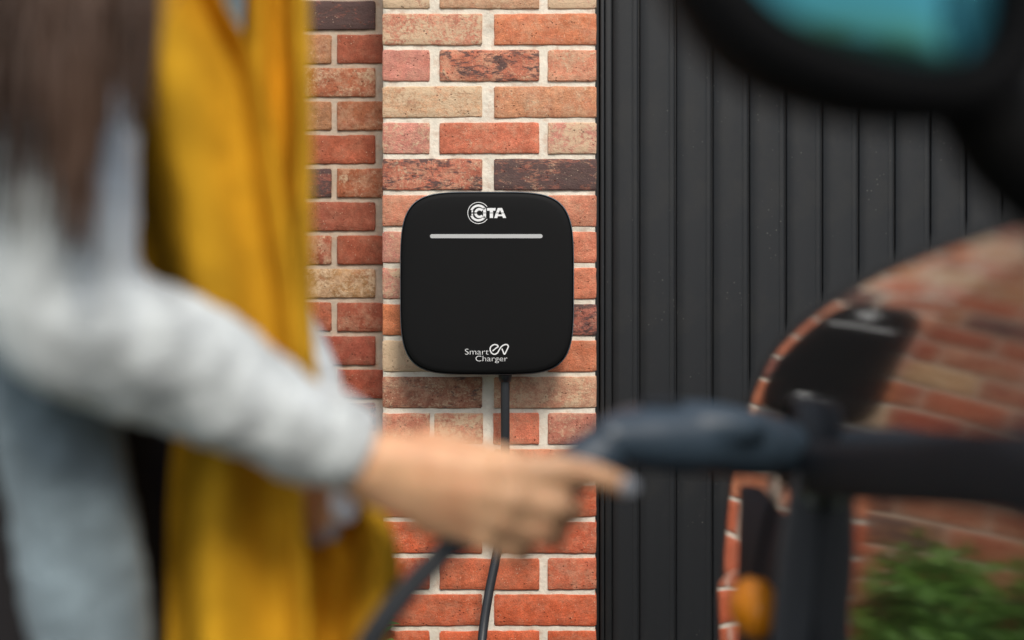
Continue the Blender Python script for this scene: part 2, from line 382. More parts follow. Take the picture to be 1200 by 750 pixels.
# recessed wall to the left
wall = thing('brick_wall', 'darker red brown brick wall set back behind the woman, left of the pier', 'brick wall', (0, YW, 0))
FR = (194, 96, 66)
lw = {0: (DRK, 1.0, .1), 1: ((178, 84, 58), 0, .1), 2: ((188, 100, 66), 0, .55), 3: ((176, 98, 62), .2, .35), 4: ((184, 86, 56), 0, .1), 5: ((182, 96, 60), .1, .45),
      6: ((172, 84, 60), .1, .1), 7: ((180, 82, 54), 0, .1), 8: ((190, 138, 88), 0, .6), 9: ((180, 86, 60), 0, .3), 10: ((172, 74, 54), 0, .1), 11: ((176, 74, 50), 0, .1)}
XR = (446-600)*K*YW
for r_ in range(-16, 27):
    z = Z0+(7.5-r_)*PITCH - .004
    if z < .03: continue
    xr = XR-.012 if r_ % 2 == 0 else XR+.03; wd = .213
    if r_ % 2: first = .1275
    n = 0; x = xr
    while x > -1.62 and n < 7:
        ww = (.1275 if (r_ % 2 and n == 0) else wd)
        if n == 0 and r_ in lw: col, ch, bl = lw[r_]
        elif n == 1 and r_ == 5: col, ch, bl = DRK, .9, .1
        else: col, ch, bl = rnd.choice([(184, 90, 60), (176, 80, 54), (190, 104, 72), (168, 78, 58), (194, 130, 88)]), rnd.choice([0, 0, 0, .3, .8]), rnd.uniform(0, .5)
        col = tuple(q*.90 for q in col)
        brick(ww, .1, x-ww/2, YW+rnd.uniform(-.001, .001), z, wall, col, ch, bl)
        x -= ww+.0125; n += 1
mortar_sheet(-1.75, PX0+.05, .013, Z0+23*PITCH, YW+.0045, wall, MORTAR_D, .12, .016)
# plainer continuation of the same wall out of the picture on the left, one joined part
bm = bmesh.new()
for r_ in range(-15, 22):
    z = Z0+(7.5-r_)*PITCH - .004
    if z < .03: continue
    x = -1.64-(.112 if r_ % 2 else 0)
    while x > -4.4:
        box(bm, x-.213, x, YW+.001, YW+.1, z-.031, z+.031, .002, 1); x -= .2255
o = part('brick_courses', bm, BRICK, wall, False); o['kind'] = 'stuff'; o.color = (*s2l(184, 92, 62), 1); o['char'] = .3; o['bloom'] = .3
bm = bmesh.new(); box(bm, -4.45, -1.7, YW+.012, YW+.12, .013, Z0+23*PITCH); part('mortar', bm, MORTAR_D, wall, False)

# ------------------------------------------------------------ garage door of vertical boards
YD = 2.66
door = thing('garage_door', 'tall charcoal painted door of vertical grooved boards right of the pier', 'garage door', (0, YD, 0))
grooves = [717.5, 749.5, 792.5, 835.5, 878.5, 921.5, 964, 1006.5, 1049, 1091, 1133]
while grooves[-1] < 1980: grooves.append(grooves[-1]+42.5)
dx = lambda px: (px-600)*K*YD
def board_mesh(wd, seed):
    r = random.Random(seed); e = .0016
    # profile across x: chamfer, face, bead quirk near the right edge, chamfer down into the joint
    q = wd-.0155
    prof = [(.0008, .012), (.0010, .0030), (.0030, .0004), (wd*.3, 0), (q-.0020, .0001), (q-.0008, .0005), (q, .0012), (q+.0010, .0006), (q+.0026, .0002), (q+.0075, .0000), (wd-.0042, .0010), (wd-.0022, .0046), (wd-.0020, .012)]
    bm = bmesh.new(); cols = []
    nz = 26
    for j in range(nz+1):
        z = .03+2.395*j/nz; w_ = .0005*noise.noise(Vector((seed*2.3, 0, z*2.2)))
        cols.append([bm.verts.new((x+w_, y+.0005*noise.noise(Vector((seed, x*14, z*3))), z)) for x, y in prof])
    for a, b in zip(cols, cols[1:]):
        for k in range(len(prof)-1): bm.faces.new((a[k], a[k+1], b[k+1], b[k]))
    me = bm_mesh(bm, 'board'); me.materials.append(DOOR); return me
for i, (a, b) in enumerate(zip(grooves, grooves[1:])):
    if b > 1940: break
    xa, xb = dx(a), dx(b)
    o = link('board', board_mesh(xb-xa, i+1), None, door); o.location = (xa, rnd.uniform(-.0006, .0006), 0)
XDE = dx(grooves[i])
bm = bmesh.new(); box(bm, dx(717), XDE, YD+.008, YD+.045, .02, 2.428); part('backing_panel', bm, DOOR, door, False)
bm = bmesh.new()
box(bm, dx(699.5)-.02, dx(702.5), YD+.006, YD+.09, .012, 2.42, .002)
part('door_frame', bm, DOOR, door)
bm = bmesh.new(); box(bm, dx(703.2), dx(708.0), YD-.004, YD+.06, .012, 2.42, .002); part('frame_bead', bm, DOOR, door)
bm = bmesh.new(); box(bm, dx(708.8), dx(716.6), YD-.001, YD+.05, .012, 2.42, .0025); part('frame_stile', bm, DOOR, door)
bm = bmesh.new(); box(bm, dx(700), XDE+.06, YD-.012, YD+.09, 2.43, 2.55, .004); part('lintel', bm, DOOR, door)
bm = bmesh.new(); box(bm, XDE+.004, XDE+.07, YD-.012, YD+.09, .012, 2.427, .004); part('door_frame', bm, DOOR, door)

# ------------------------------------------------------------ wall charger
YF = 2.505
cxp, czp = 570.7, 332.0
ch = thing('wall_charger', 'black rounded square charging unit mounted on the brick pier', 'charger', (W(cxp, 0, YF).x, YF, W(0, czp, YF).z))
ccx, ccz = ch.location.x, ch.location.z
def squircle(ax, az, y, n=4.6, seg=96):
    out = []
    for k in range(seg):
        t = 2*math.pi*k/seg; c, s = math.cos(t), math.sin(t)
        out.append(Vector((ccx+ax*math.copysign(abs(c)**(2/n), c), y, ccz+az*math.copysign(abs(s)**(2/n), s))))
    return out
def loft(bm, rings, cap0=True, cap1=True):
    V = [[bm.verts.new(p) for p in r] for r in rings]; n = len(V[0])
    for a, b in zip(V, V[1:]):
        for k in range(n): bm.faces.new((a[k], a[(k+1) % n], b[(k+1) % n], b[k]))
    if cap0: bm.faces.new(V[0][::-1])
    if cap1: bm.faces.new(V[-1])
ax, az = 102.2*K*YF, 107.6*K*YF
bm = bmesh.new()
loft(bm, [squircle(ax-.0016, az-.0016, YF+.0011), squircle(ax-.0003, az-.0003, YF+.0022), squircle(ax, az, YF+.005), squircle(ax, az, YF+.020), squircle(ax-.004, az-.004, YF+.030), squircle(ax-.02, az-.02, YF+.088)], False, True)
part('housing', bm, RIM, ch)
bm = bmesh.new()
loft(bm, [squircle(ax*.5, az*.5, YF-.0030), squircle(ax*.8, az*.8, YF-.0028), squircle(ax-.012, az-.012, YF-.0018), squircle(ax-.005, az-.005, YF-.0006), squircle(ax-.0032, az-.0032, YF+.0012), squircle(ax-.0030, az-.0030, YF+.004)])
part('front_cover', bm, PLASTIC, ch)
YL = YF-.0034
def flat_poly(bm, pts, y=YL, th=.0006):
    """polygon of photo-pixel points as a thin raised print"""
    P = [Vector(((x-600)*K*YF, y, ZC+(305-z)*K*YF)) for x, z in pts]
    a = [bm.verts.new(p) for p in P]; b = [bm.verts.new(p+Vector((0, th, 0))) for p in P]; n = len(a)
    bm.faces.new(a); bm.faces.new(b[::-1])
    for k in range(n): bm.faces.new((a[k], b[k], b[(k+1) % n], a[(k+1) % n]))
def arc(cx, cy, r, a0, a1, n=24): return [(cx+r*math.cos(R(a0+(a1-a0)*k/n)), cy+r*math.sin(R(a0+(a1-a0)*k/n))) for k in range(n+1)]
def ring_seg(bm, cx, cy, r0, r1, a0, a1, n=24):
    A, B = arc(cx, cy, r0, a0, a1, n), arc(cx, cy, r1, a0, a1, n)
    for k in range(n): flat_poly(bm, [A[k], A[k+1], B[k+1], B[k]])
bm = bmesh.new()
pts = arc(506.4, 276.8, 2.35, 90, 270, 8)+arc(633.4, 276.8, 2.35, -90, 90, 8); flat_poly(bm, pts, YF-.0040, .0016)
part('light_bar', bm, LED, ch, False)
# round emblem with CITA lettering
bm = bmesh.new(); ex, ey = 560.7, 249.6
ring_seg(bm, ex, ey, 12.1, 12.8, 35, 325, 48)
ring_seg(bm, ex, ey, 7.3, 9.9, 30, 158, 24); ring_seg(bm, ex, ey, 7.3, 9.9, 202, 330, 24)
flat_poly(bm, [(553.0, 245.8), (554.6, 247.2), (554.2, 249.0), (552.6, 249.0)])
flat_poly(bm, [(553.0, 253.4), (554.6, 252.0), (554.2, 250.4), (552.6, 250.4)])
ring_seg(bm, 561.9, 249.7, 3.1, 5.9, 40, 172, 16); ring_seg(bm, 561.9, 249.7, 3.1, 5.9, 188, 320, 16)
part('emblem', bm, WHITE, ch, False)
bm = bmesh.new(); t0, t1, s0, s1 = 243.8, 255.5, 249.3, 250.0
def letter(*polys):
    for p in polys: flat_poly(bm, p)
letter([(566.2, t0), (569.6, t0), (569.6, s0), (566.2, s0)], [(566.2, s1), (569.6, s1), (569.6, t1), (566.2, t1)])
letter([(570.9, t0), (581.0, t0), (580.4, 247.0), (570.9, 247.0)], [(574.0, 247.0), (577.8, 247.0), (577.8, s0), (574.0, s0)], [(574.0, s1), (577.8, s1), (577.8, t1), (574.0, t1)])
letter([(583.4, t0), (588.4, t0), (590.6, s0), (587.4, s0), (586.0, 246.4), (584.6, s0), (581.2, s0)],
       [(580.9, s1), (584.3, s1), (584.1, 251.4), (588.0, 251.4), (587.7, s1), (590.9, s1), (593.2, t1), (589.5, t1), (588.8, 253.4), (583.4, 253.4), (582.9, t1), (579.3, t1)])
part('lettering', bm, WHITE, ch, False)
def text_part(txt, x0, x1, base, cap, bold=-.014):
    cu = bpy.data.curves.new('t', 'FONT'); cu.body = txt; cu.size = 1; cu.offset = bold; cu.extrude = .02; cu.resolution_u = 4
    o = bpy.data.objects.new('t', cu); C.objects.link(o); dg = bpy.context.evaluated_depsgraph_get(); dg.update()
    me = bpy.data.meshes.new_from_object(o.evaluated_get(dg)); bpy.data.objects.remove(o)
    xs = [v.co.x for v in me.vertices]; ys = [v.co.y for v in me.vertices]
    fx = (x1-x0)*K*YF/(max(xs)-min(xs)); capu = .70; fz = cap*K*YF/capu; mx = min(xs)
    p0 = W(x0, base, YF)
    for v in me.vertices: v.co = Vector((p0.x+(v.co.x-mx)*fx, YL+v.co.z*-.012, p0.z+v.co.y*fz))
    part('lettering', me, WHITE, ch, False)
text_part('Smart', 545.0, 572.6, 415.4, 7.0)
text_part('Charger', 557.4, 594.7, 423.2, 6.6)
bm = bmesh.new()
path = [(710, 318), (760, 275), (806, 240), (790, 215), (740, 205), (685, 235), (665, 290), (690, 350), (740, 376), (795, 350), (830, 290), (870, 235), (920, 208), (965, 208), (985, 240), (955, 310), (918, 375), (895, 330), (872, 275)]
pp = cat([(x, z, 0) for x, z in path], 6)
for k in range(len(pp)-1):
    a, b = pp[k], pp[k+1]; t = (b-a).normalized()*1.5; n = Vector((-t.y, t.x, 0)).normalized()*10.5
    flat_poly(bm, [(530+v.x/15, 390+v.y/15) for v in (a-t-n, b+t-n, b+t+n, a-t+n)], YL-.00002*(k % 3))
part('symbol', bm, WHITE, ch, False)
bm = bmesh.new()
tube(bm, [W(592, 436, 2.535), W(592, 441.5, 2.535), W(592, 447, 2.535)], [.0135, .0135, .0115], 20); part('cable_gland', bm, RUBBER, ch)

# ------------------------------------------------------------ charging cable: pier -> ground -> hand
cab = [W(592, 442, 2.535), W(592, 480, 2.535), W(592, 530, 2.535), W(591, 580, 2.53), W(587.5, 620, 2.52), W(580, 660, 2.50), W(572, 700, 2.48), W(565, 750, 2.45), W(560, 830, 2.38),
       Vector((-.07, 2.28, .10)), Vector((-.02, 2.1, .024)), Vector((.02, 1.85, .024)), Vector((.03, 1.6, .024)), Vector((0, 1.35, .024)), Vector((-.1, 1.12, .03)), Vector((-.16, .98, .12)),
       W(360, 1150, .88), W(375, 900, .87), W(405, 810, .865), W(438, 745, .865), W(475, 695, .87), W(512, 656, .875), W(540, 625, .88)]
bm = bmesh.new(); tube(bm, cat(cab, 8), .0092, 14)
tag(part('charging_cable', bm, RUBBER), 'thick black cable hanging down the pier from the charger and rising again to the hand', 'cable')

# ------------------------------------------------------------ connector held in the hand
con = thing('charging_connector', 'dark slate charging plug held by the woman and pushed into the car', 'charging plug', W(820, 520, .96))
bm = bmesh.new()
chain(bm, [W(534, 632, .88), W(590, 596, .885), W(650, 566, .90), W(705, 530, .92)], [.0135, .0165, .0175, .020])
part('handle', remesh(bm, .003, 8), GRIP, con)
bm = bmesh.new()
chain(bm, [W(716, 514, .92), W(760, 514, .935), W(810, 514, .95), W(880, 520, .985), W(925, 526, 1.015)], [.0175, .0240, .0275, .0270, .0220], 20)
ball(bm, W(800, 500, .95), (.066, .024, .020))
part('plug_body', remesh(bm, .003, 10), GRIP, con)
bm = bmesh.new(); tube(bm, [W(915, 524, 1.01), W(947, 528, 1.04)], .0215, 24); part('plug_collar', bm, TRIM, con)
bm = bmesh.new(); ball(bm, W(775, 474, .94), (.017, .008, .005)); part('release_button', bm, TRIM, con)

# ------------------------------------------------------------ car
XF = .241; CX = XF+.925
car = thing('parked_car', 'glossy black car at the right with the plug in its front wing', 'car', (CX, -.5, 0))
def lerp_tab(tab, y):
    if y <= tab[0][0]: return tab[0][1]
    for (a, va), (b, vb) in zip(tab, tab[1:]):
        if y <= b:
            t = (y-a)/(b-a); t = t*t*(3-2*t)*.5+t*.5; return va+(vb-va)*t
    return tab[-1][1]
def hgt(y): return ZC+lerp_tab([(-2.7, -.12), (-2.3, .02), (-1.5, .045), (-.3, .035), (.45, .042), (.62, .036), (.75, .028), (.9, .014), (1.03, -.006), (1.18, -.030), (1.32, -.066), (1.45, -.115), (1.58, -.185), (1.70, -.27), (1.80, -.36), (1.86, -.44)], y)
def inset(y): return lerp_tab([(-2.7, .22), (-2.45, .06), (-2.0, .01), (-1.2, 0), (1.0, 0), (1.2, .0), (1.44, .001), (1.56, .012), (1.66, .05), (1.76, .14), (1.86, .34)], y)
ys = [-2.7, -2.6, -2.4, -2.1, -1.7, -1.2, -.7, -.2, .2, .4, .55, .65, .75, .85, .95, 1.05, 1.15, 1.25, 1.33, 1.41, 1.48, 1.54, 1.60, 1.66, 1.71, 1.76, 1.81, 1.86]
def section(y):
    h, i = hgt(y), inset(y)
    low = .26+max(0, y-1.4)*.25
    P = [(.07, low), (.02, low+.07), (.000, low+.17), (-.003, .60), (-.006, .74), (-.007, .84), (-.004, min(.90, h-.25)), (.000, h-.20), (.0045, h-.145), (.0110, h-.095), (.0175, h-.060), (.0240, h-.036), (.0320, h-.018), (.0420, h-.006), (.056, h+.001), (.08, h+.006), (.2, h+.026), (.5, h+.05), (.925, h+.06)]
    z = [p[1] for p in P]
    for k in range(len(P)-2, -1, -1): z[k] = min(z[k], z[k+1]-.002)
    sc_ = (.925-i)/.925
    return [(CX-(.925-p[0])*sc_, zz) for p, zz in zip(P, z)]
def body_shell():
    bm = bmesh.new(); V = []
    for y in ys:
        s = section(y); full = s+[(2*CX-x, z) for x, z in s[-2::-1]]
        V.append([bm.verts.new((x, y, z)) for x, z in full])
    n = len(V[0])
    for a, b in zip(V, V[1:]):
        for k in range(n-1): bm.faces.new((a[k], a[k+1], b[k+1], b[k]))
    bm.faces.new(V[0]); bm.faces.new(V[-1][::-1])
    for a, b in zip(V, V[1:]): bm.faces.new((a[0], b[0], b[-1], a[-1]))
    return bm
me = bm_mesh(body_shell(), 'body')
body = part('body', me, PAINT, car)
sb = body.modifiers.new('sub', 'SUBSURF'); sb.levels = 2; sb.render_levels = 2
# cabin: glass house and roof
def cab_ring(y0, y1, inx, z):
    return [Vector((CX-.925+inx, y0+.05, z)), Vector((CX-.925+inx+.05, y0, z)), Vector((CX+.925-inx-.05, y0, z)), Vector((CX+.925-inx, y0+.05, z)), Vector((CX+.925-inx, (y0+y1)/2, z)), Vector((CX+.925-inx, y1-.06, z)), Vector((CX+.925-inx-.06, y1, z)), Vector((CX-.925+inx+.06, y1, z)), Vector((CX-.925+inx, y1-.06, z)), Vector((CX-.925+inx, (y0+y1)/2, z))]
bm = bmesh.new(); loft(bm, [cab_ring(-2.3, .42, .035, 1.10), cab_ring(-2.1, -.05, .12, 1.38), cab_ring(-2.0, -.35, .19, 1.56)]); part('window_glass', bm, GLASSD, car, False)
bm = bmesh.new(); loft(bm, [cab_ring(-2.02, -.33, .175, 1.555), cab_ring(-2.03, -.32, .172, 1.58), cab_ring(-1.9, -.42, .25, 1.625), cab_ring(-1.6, -.7, .5, 1.645)]); part('roof', bm, PAINT, car)
for s in (-1, 1):
    for (ya, yb, yt) in ((.40, -.02, -.34), (-.85, -.87, -.88), (-2.25, -2.08, -2.0)):
        bm = bmesh.new(); tube(bm, [Vector((CX+s*.888, ya, 1.11)), Vector((CX+s*.807, yb, 1.37)), Vector((CX+s*.735, yt, 1.575))], [.035, .03, .03], 8); part('pillar', bm, PAINT, car)
# dark side trim falling towards the nose
def strip(y0, y1, zf, hf, out, name, mat, n=24, x_of=None):
    bm = bmesh.new(); rg = []
    for k in range(n+1):
        y = y0+(y1-y0)*k/n; z = zf(y); h = hf(y)/2; x = XF+inset(y)-.006
        rg.append([Vector((x+.02, y, z-h)), Vector((x-out*.6, y, z-h)), Vector((x-out, y, z-h*.75)), Vector((x-out, y, z+h*.6)), Vector((x-out*.55, y, z+h)), Vector((x+.02, y, z+h))])
    loft(bm, rg); return part(name, bm, mat, car)
strip(-.2, 1.085, lambda y: ZC-.098-.068*max(0, min(1, (y-.59)/.41))-(.0 if y < 1 else (y-1)*.05), lambda y: .040, .010, 'side_trim', TRIM)
strip(1.03, 1.29, lambda y: .655, lambda y: .43, .005, 'dark_reflection_panel', TRIM, 12)  # added matt panel standing in for the dark reflection low on the wing
# wheels
def wheel(x, y, s):
    wq = part('wheel', (lambda b: (tube(b, [Vector((x-.11, y, .345)), Vector((x-.09, y, .345)), Vector((x+.09, y, .345)), Vector((x+.11, y, .345))], [.31, .345, .345, .31], 40), b)[1])(bmesh.new()), TYRE, car)
    b = bmesh.new(); xo = x+s*.108
    tube(b, [Vector((xo, y, .345)), Vector((xo+s*.01, y, .345))], .235, 32)
    part('rim', b, ALLOY, wq)
    b = bmesh.new()
    for k in range(5):
        a = R(72*k); tube(b, [Vector((xo+s*.02, y, .345)), Vector((xo+s*.014, y+.21*math.cos(a), .345+.21*math.sin(a)))], [.035, .02], 8)
    part('spokes', b, ALLOY, wq)
for s in (-1, 1):
    for y in (.90, -1.75):
        xx = CX+s*.86
        wheel(xx, y, s)
        bm = bmesh.new(); rg = []
        for k in range(17):
            a = R(-10+200*k/16); rg.append([Vector((CX+s*(.925+o_), y+r*math.cos(a), .345+r*math.sin(a))) for r, o_ in ((.36, -.02), (.36, .010), (.43, .012), (.44, -.02))])
        loft(bm, rg); part('wheel_arch', bm, TRIM, car)
# lights, seams, handle
for s in (-1, 1):
    bm = bmesh.new(); ball(bm, (CX+s*.72, 1.70, .80), (.13, .10, .045)); part('headlight', bm, LENS, car)
bm = bmesh.new(); box(bm, CX-.42, CX+.42, 1.80, 1.885, .42, .62, .02); part('grille', bm, TRIM, car)
bm = bmesh.new(); box(bm, CX-.8, CX+.8, 1.60, 1.84, .24, .32, .03); part('bumper_lip', bm, TRIM, car)
for s in (-1, 1):
    bm = bmesh.new(); tube(bm, [Vector((CX+s*.935, -.62, .97)), Vector((CX+s*.955, -.70, .975)), Vector((CX+s*.935, -.80, .975))], .012, 8); part('door_handle', bm, PAINT, car)
# charge port and its hanging flap
port = bmesh.new()
def disc_x(bm, x0, x1, c, r, seg=28): tube(bm, [Vector((x0, c.y, c.z)), Vector((x1, c.y, c.z))], r, seg)
pc = W(947, 528, 1.04); disc_x(port, XF-.007, XF+.03, pc, .044)
po = part('charge_port', port, TRIM, car)
bm = bmesh.new(); tube(bm, [pc+Vector((XF-pc.x-.0075, 0.040*math.cos(a), .040*math.sin(a))) for a in (2*math.pi*k/32 for k in range(33))], .0035, 8, False); part('port_ring', bm, TRIM, po)
bm = bmesh.new()
loft(bm, [[W(px+ox, py, d) for ox, d in ((-28*f, .985), (16*f, .985), (20*f, 1.01), (-24*f, 1.01))] for px, py, f in ((950, 552, .7), (948, 585, .95), (943, 640, 1.12), (938, 700, 1.15), (934, 750, 1.1), (932, 800, .8))])
flap = part('port_flap', bm, FLAPM, car, False); bv = flap.modifiers.new('b', 'BEVEL'); bv.width = .004; bv.segments = 3
bm = bmesh.new(); ball(bm, W(953, 570, .978), (.009, .004, .019)); part('flap_hinge', bm, METAL, flap)
bm = bmesh.new(); ball(bm, W(884, 712, 1.08), (.021, .032, .026)); part('port_cap', remesh(bm, .002, 4), AMBER, flap)
bm = bmesh.new(); tube(bm, cat([W(884, 690, 1.08), W(893, 640, 1.08), W(906, 590, 1.07), W(930, 550, 1.05)], 6), .0028, 8); part('cap_tether', bm, TRIM, flap)
# wing mirrors
YM = .47
glass = [(856, -90), (872, -34), (925, 24), (1000, 58), (1065, 76), (1118, 80), (1152, 56), (1166, -8), (1172, -110), (1152, -220), (1060, -285), (940, -275), (872, -190)]
def closed(pts, n=6):
    P = [Vector((x, z, 0)) for x, z in pts]; m = len(P); out = []
    for i in range(m):
        p0, p1, p2, p3 = P[i-1], P[i], P[(i+1) % m], P[(i+2) % m]
        for k in range(n):
            t = k/n; out.append(.5*((2*p1)+(p2-p0)*t+(2*p0-5*p1+4*p2-p3)*t*t+(3*p1-p0-3*p2+p3)*t**3))
    return out
gp = closed(glass); gc = sum(gp, Vector())/len(gp)
def mring(off, y, f=1.0, flip=False):
    k_ = 1.5 if off > 10 else 1
    out = []
    for p in gp:
        d = p-gc; q = gc+d*f+d.normalized()*off*k_; v = W(q.x, q.y, YM); xm = v.x; v.y = y-.16*(xm-.14)+.07*(v.z-ZC-.14)
        if flip: v.x = 2*CX-v.x
        out.append(v)
    return out
for flip in (False, True):
    bm = bmesh.new()
    loft(bm, [mring(0, YM+.006, 1, flip), mring(3, YM-.006, 1, flip), mring(22, YM-.010, 1, flip), mring(44, YM+.0, 1, flip), mring(50, YM+.02, 1, flip), mring(42, YM+.055, 1, flip), mring(0, YM+.085, .9, flip), mring(0, YM+.10, .5, flip)], False, True)
    hs = part('mirror_housing', bm, MBLK, car)
    bm = bmesh.new(); loft(bm, [mring(2, YM+.0075, 1, flip), mring(2, YM+.0035, 1, flip)]+[mring(0, YM+.0035-.0042*(1-f*f), f, flip) for f in (.9, .75, .6, .45, .3, .15, .04)]); part('mirror_glass', bm, MIRG, hs)
    fx = (lambda v: Vector((2*CX-v.x, v.y, v.z))) if flip else (lambda v: v)
    bm = bmesh.new(); chain(bm, [fx(W(1120, 90, .54)), fx(W(1185, 170, .54)), fx(W(1290, 240, .54))], [.018, .024, .032]); part('mirror_foot', remesh(bm, .004, 5), MBLK, hs)

# ------------------------------------------------------------ woman
wo = thing('person', 'woman in pale grey coat and mustard scarf reaching out with the plug', 'person', (-.42, .98, 0))
sh_n, el_n, wr_n = W(18, -70, .80), W(72, 362, .775), W(426, 544, .862)
sh_f, el_f, wr_f = Vector((-.37, 1.15, 1.30)), W(338, 446, 1.10), W(350, 556, .97)
hip = Vector((-.43, .98, .90)); chest = Vector((-.41, .98, 1.20)); neck = Vector((-.38, .98, 1.36)); head = Vector((-.335, .98, 1.51))
bm = bmesh.new()
ball(bm, hip, (.115, .165, .13)); ball(bm, (-.425, .98, 1.03), (.10, .135, .14)); ball(bm, chest, (.115, .160, .15))
capsule(bm, chest+Vector((0, 0, .08)), .07, neck, .047); capsule(bm, neck, .046, head+Vector((-.02, 0, -.05)), .048)
capsule(bm, sh_n+Vector((-.0, .05, 0)), .05, sh_f+Vector((-.02, -.03, 0)), .05)
ball(bm, head+Vector((-.012, 0, .02)), (.088, .072, .098)); ball(bm, head+Vector((.018, 0, -.045)), (.058, .052, .062)); ball(bm, head+Vector((.052, 0, -.088)), (.020, .022, .018))
capsule(bm, head+Vector((.078, 0, .018)), .008, head+Vector((.094, 0, -.022)), .012)
for s in (-1, 1):
    ball(bm, head+Vector((-.012, s*.074, -.01)), (.018, .008, .030)); ball(bm, head+Vector((.09, s*.010, -.026)), .008)
    ball(bm, head+Vector((.066, s*.030, .022)), (.018, .022, .008))
chain(bm, [sh_n, el_n, wr_n], [.044, .030, .024]); chain(bm, [sh_f, el_f, wr_f], [.047, .038, .026])
feet = []
for s in (-1, 1):
    h = Vector((-.43, .98+s*.085, .86)); k = Vector((-.40, .98+s*.095, .47)); a = Vector((-.45, .98+s*.10, .085)); t = Vector((-.30, .98+s*.115, .035))
    chain(bm, [h, k, a, t], [.085, .055, .036, .028]); feet.append((h, k, a, t))
# right hand, back of the hand towards the camera, index finger stretched along the plug
d0 = .862
kn = [W(597, 553, .846), W(603, 582, .842), W(594, 607, .847), W(574, 628, .856)]
wrist_top, wrist_bot = W(434, 536, .860), W(434, 560, .868)
for i, k_ in enumerate(kn):
    ball(bm, k_+Vector((-.002, -.003, .001)), .0145-.0008*i)
    capsule(bm, wrist_top.lerp(wrist_bot, i/3), .0195, k_, .0135-.0008*i)
ball(bm, W(520, 578, .864), (.036, .015, .032)); ball(bm, W(470, 560, .864), (.036, .016, .022))
chain(bm, [W(470, 545, .868), W(505, 528, .875), W(555, 534, .895), W(602, 540, .912)], [.017, .016, .0125, .0095])   # thumb over the far side
chain(bm, [kn[0], W(655, 550, .847), W(700, 558, .858), W(733, 570, .866)], [.0122, .0108, .0094, .0076])
chain(bm, [kn[1], W(652, 592, .846), W(672, 600, .874), W(650, 590, .905)], [.0125, .0108, .0098, .0080])
chain(bm, [kn[2], W(634, 622, .848), W(650, 630, .875), W(630, 612, .904)], [.0118, .0104, .0094, .0078])
chain(bm, [kn[3], W(602, 643, .855), W(614, 648, .877), W(600, 632, .900)], [.0104, .0090, .0082, .0070])
# left hand, lower, behind the sleeve
lk = [W(378, 590, 0.930), W(366, 596, 0.935), W(352, 598, 0.945), W(340, 596, 0.955)]
for i, k_ in enumerate(lk): capsule(bm, wr_f+Vector((.006-.006*i, 0, 0)), .017, k_, .0115)
tips = [W(400, 598, 0.913), W(388, 622, 0.920), W(372, 628, 0.930), W(356, 622, 0.945)]
mids = [W(394, 582, 0.917), W(384, 606, 0.920), W(368, 612, 0.930), W(350, 610, 0.945)]
for a, m_, t in zip(lk, mids, tips): chain(bm, [a, m_, t], [.0112, .0098, .008])
chain(bm, [wr_f+Vector((.01, -.01, -.01)), W(384, 575, 0.930), W(402, 592, 0.910)], [.014, .012, .0095])
part('body', remesh(bm, .0034, 6), SKIN, wo)
def nail(c, dirv, n, ln=.0065, wd=.0052, mt=None):
    d_, n_ = dirv.normalized(), n.normalized(); s_ = d_.cross(n_).normalized(); n_ = s_.cross(d_)
    rot = Matrix((d_, s_, n_)).transposed(); b = bmesh.new(); ball(b, c, (ln, wd, .0018), 14, rot); part('fingernail', b, mt or NAIL, wo)
nail(W(737, 570, .8595), W(733, 570, .866)-W(700, 558, .858), Vector((.25, -1, .1)), .0080, .0062)
nail(W(403, 592, .900), Vector((.4, 0, -1)), Vector((.3, -1, .2)), .0135, .0100, NAILW)
nail(W(389, 624, .912), Vector((.1, 0, -1)), Vector((.2, -1, 0))); nail(W(373, 630, .922), Vector((.1, 0, -1)), Vector((.1, -1, 0)))
for s in (-1, 1):
    b = bmesh.new(); ball(b, head+Vector((.060, s*.030, .006)), .012); e = part('eye', b, EYE, wo)
    b = bmesh.new(); ball(b, head+Vector((.0705, s*.031, .004)), (.0035, .005, .005)); part('iris', b, IRIS, e)
    b = bmesh.new(); tube(b, [head+Vector((.080, s*.014, .034)), head+Vector((.079, s*.032, .038)), head+Vector((.066, s*.048, .034))], .0028, 6); part('eyebrow', b, HAIR2, wo)
b = bmesh.new(); ball(b, head+Vector((.073, 0, -.056)), (.008, .020, .0045)); ball(b, head+Vector((.072, 0, -.064)), (.008, .017, .005)); part('lips', remesh(b, .0015, 4), LIPS, wo)
# clothes
def torso(bm, secs):
    P = cat([(a, b, c) for a, b, c, d, e in secs], 4); Q = cat([(d, e, 0) for a, b, c, d, e in secs], 4)
    loft(bm, [[Vector((p.y+q.x*math.cos(t), p.z+q.y*math.sin(t), p.x)) for t in (2*math.pi*k/40 for k in range(40))] for p, q in zip(P, Q)])
bm = bmesh.new()
torso(bm, [(1.35, -.385, .97, .06, .09), (1.31, -.38, .97, .09, .135), (1.2, -.375, .97, .115, .15), (1.0, -.37, .965, .112, .142), (.85, -.37, .96, .118, .148), (.68, -.375, .96, .12, .15)])
part('top', remesh(bm, .008, 6), DARKC, wo)
bm = bmesh.new(); ball(bm, hip+Vector((0, 0, -.02)), (.125, .175, .13))
for h, k, a, t in feet: chain(bm, [h, k, a+Vector((0, 0, .03))], [.098, .066, .052])
part('trousers', remesh(bm, .008, 5), DARKC, wo)
for h, k, a, t in feet:
    bm = bmesh.new(); chain(bm, [a+Vector((0, 0, .04)), a, t+Vector((.02, 0, .005))], [.047, .046, .038]); ball(bm, a+Vector((-.02, 0, -.035)), (.045, .036, .042)); part('boot', remesh(bm, .006, 4), LEATHER, wo)
bm = bmesh.new()
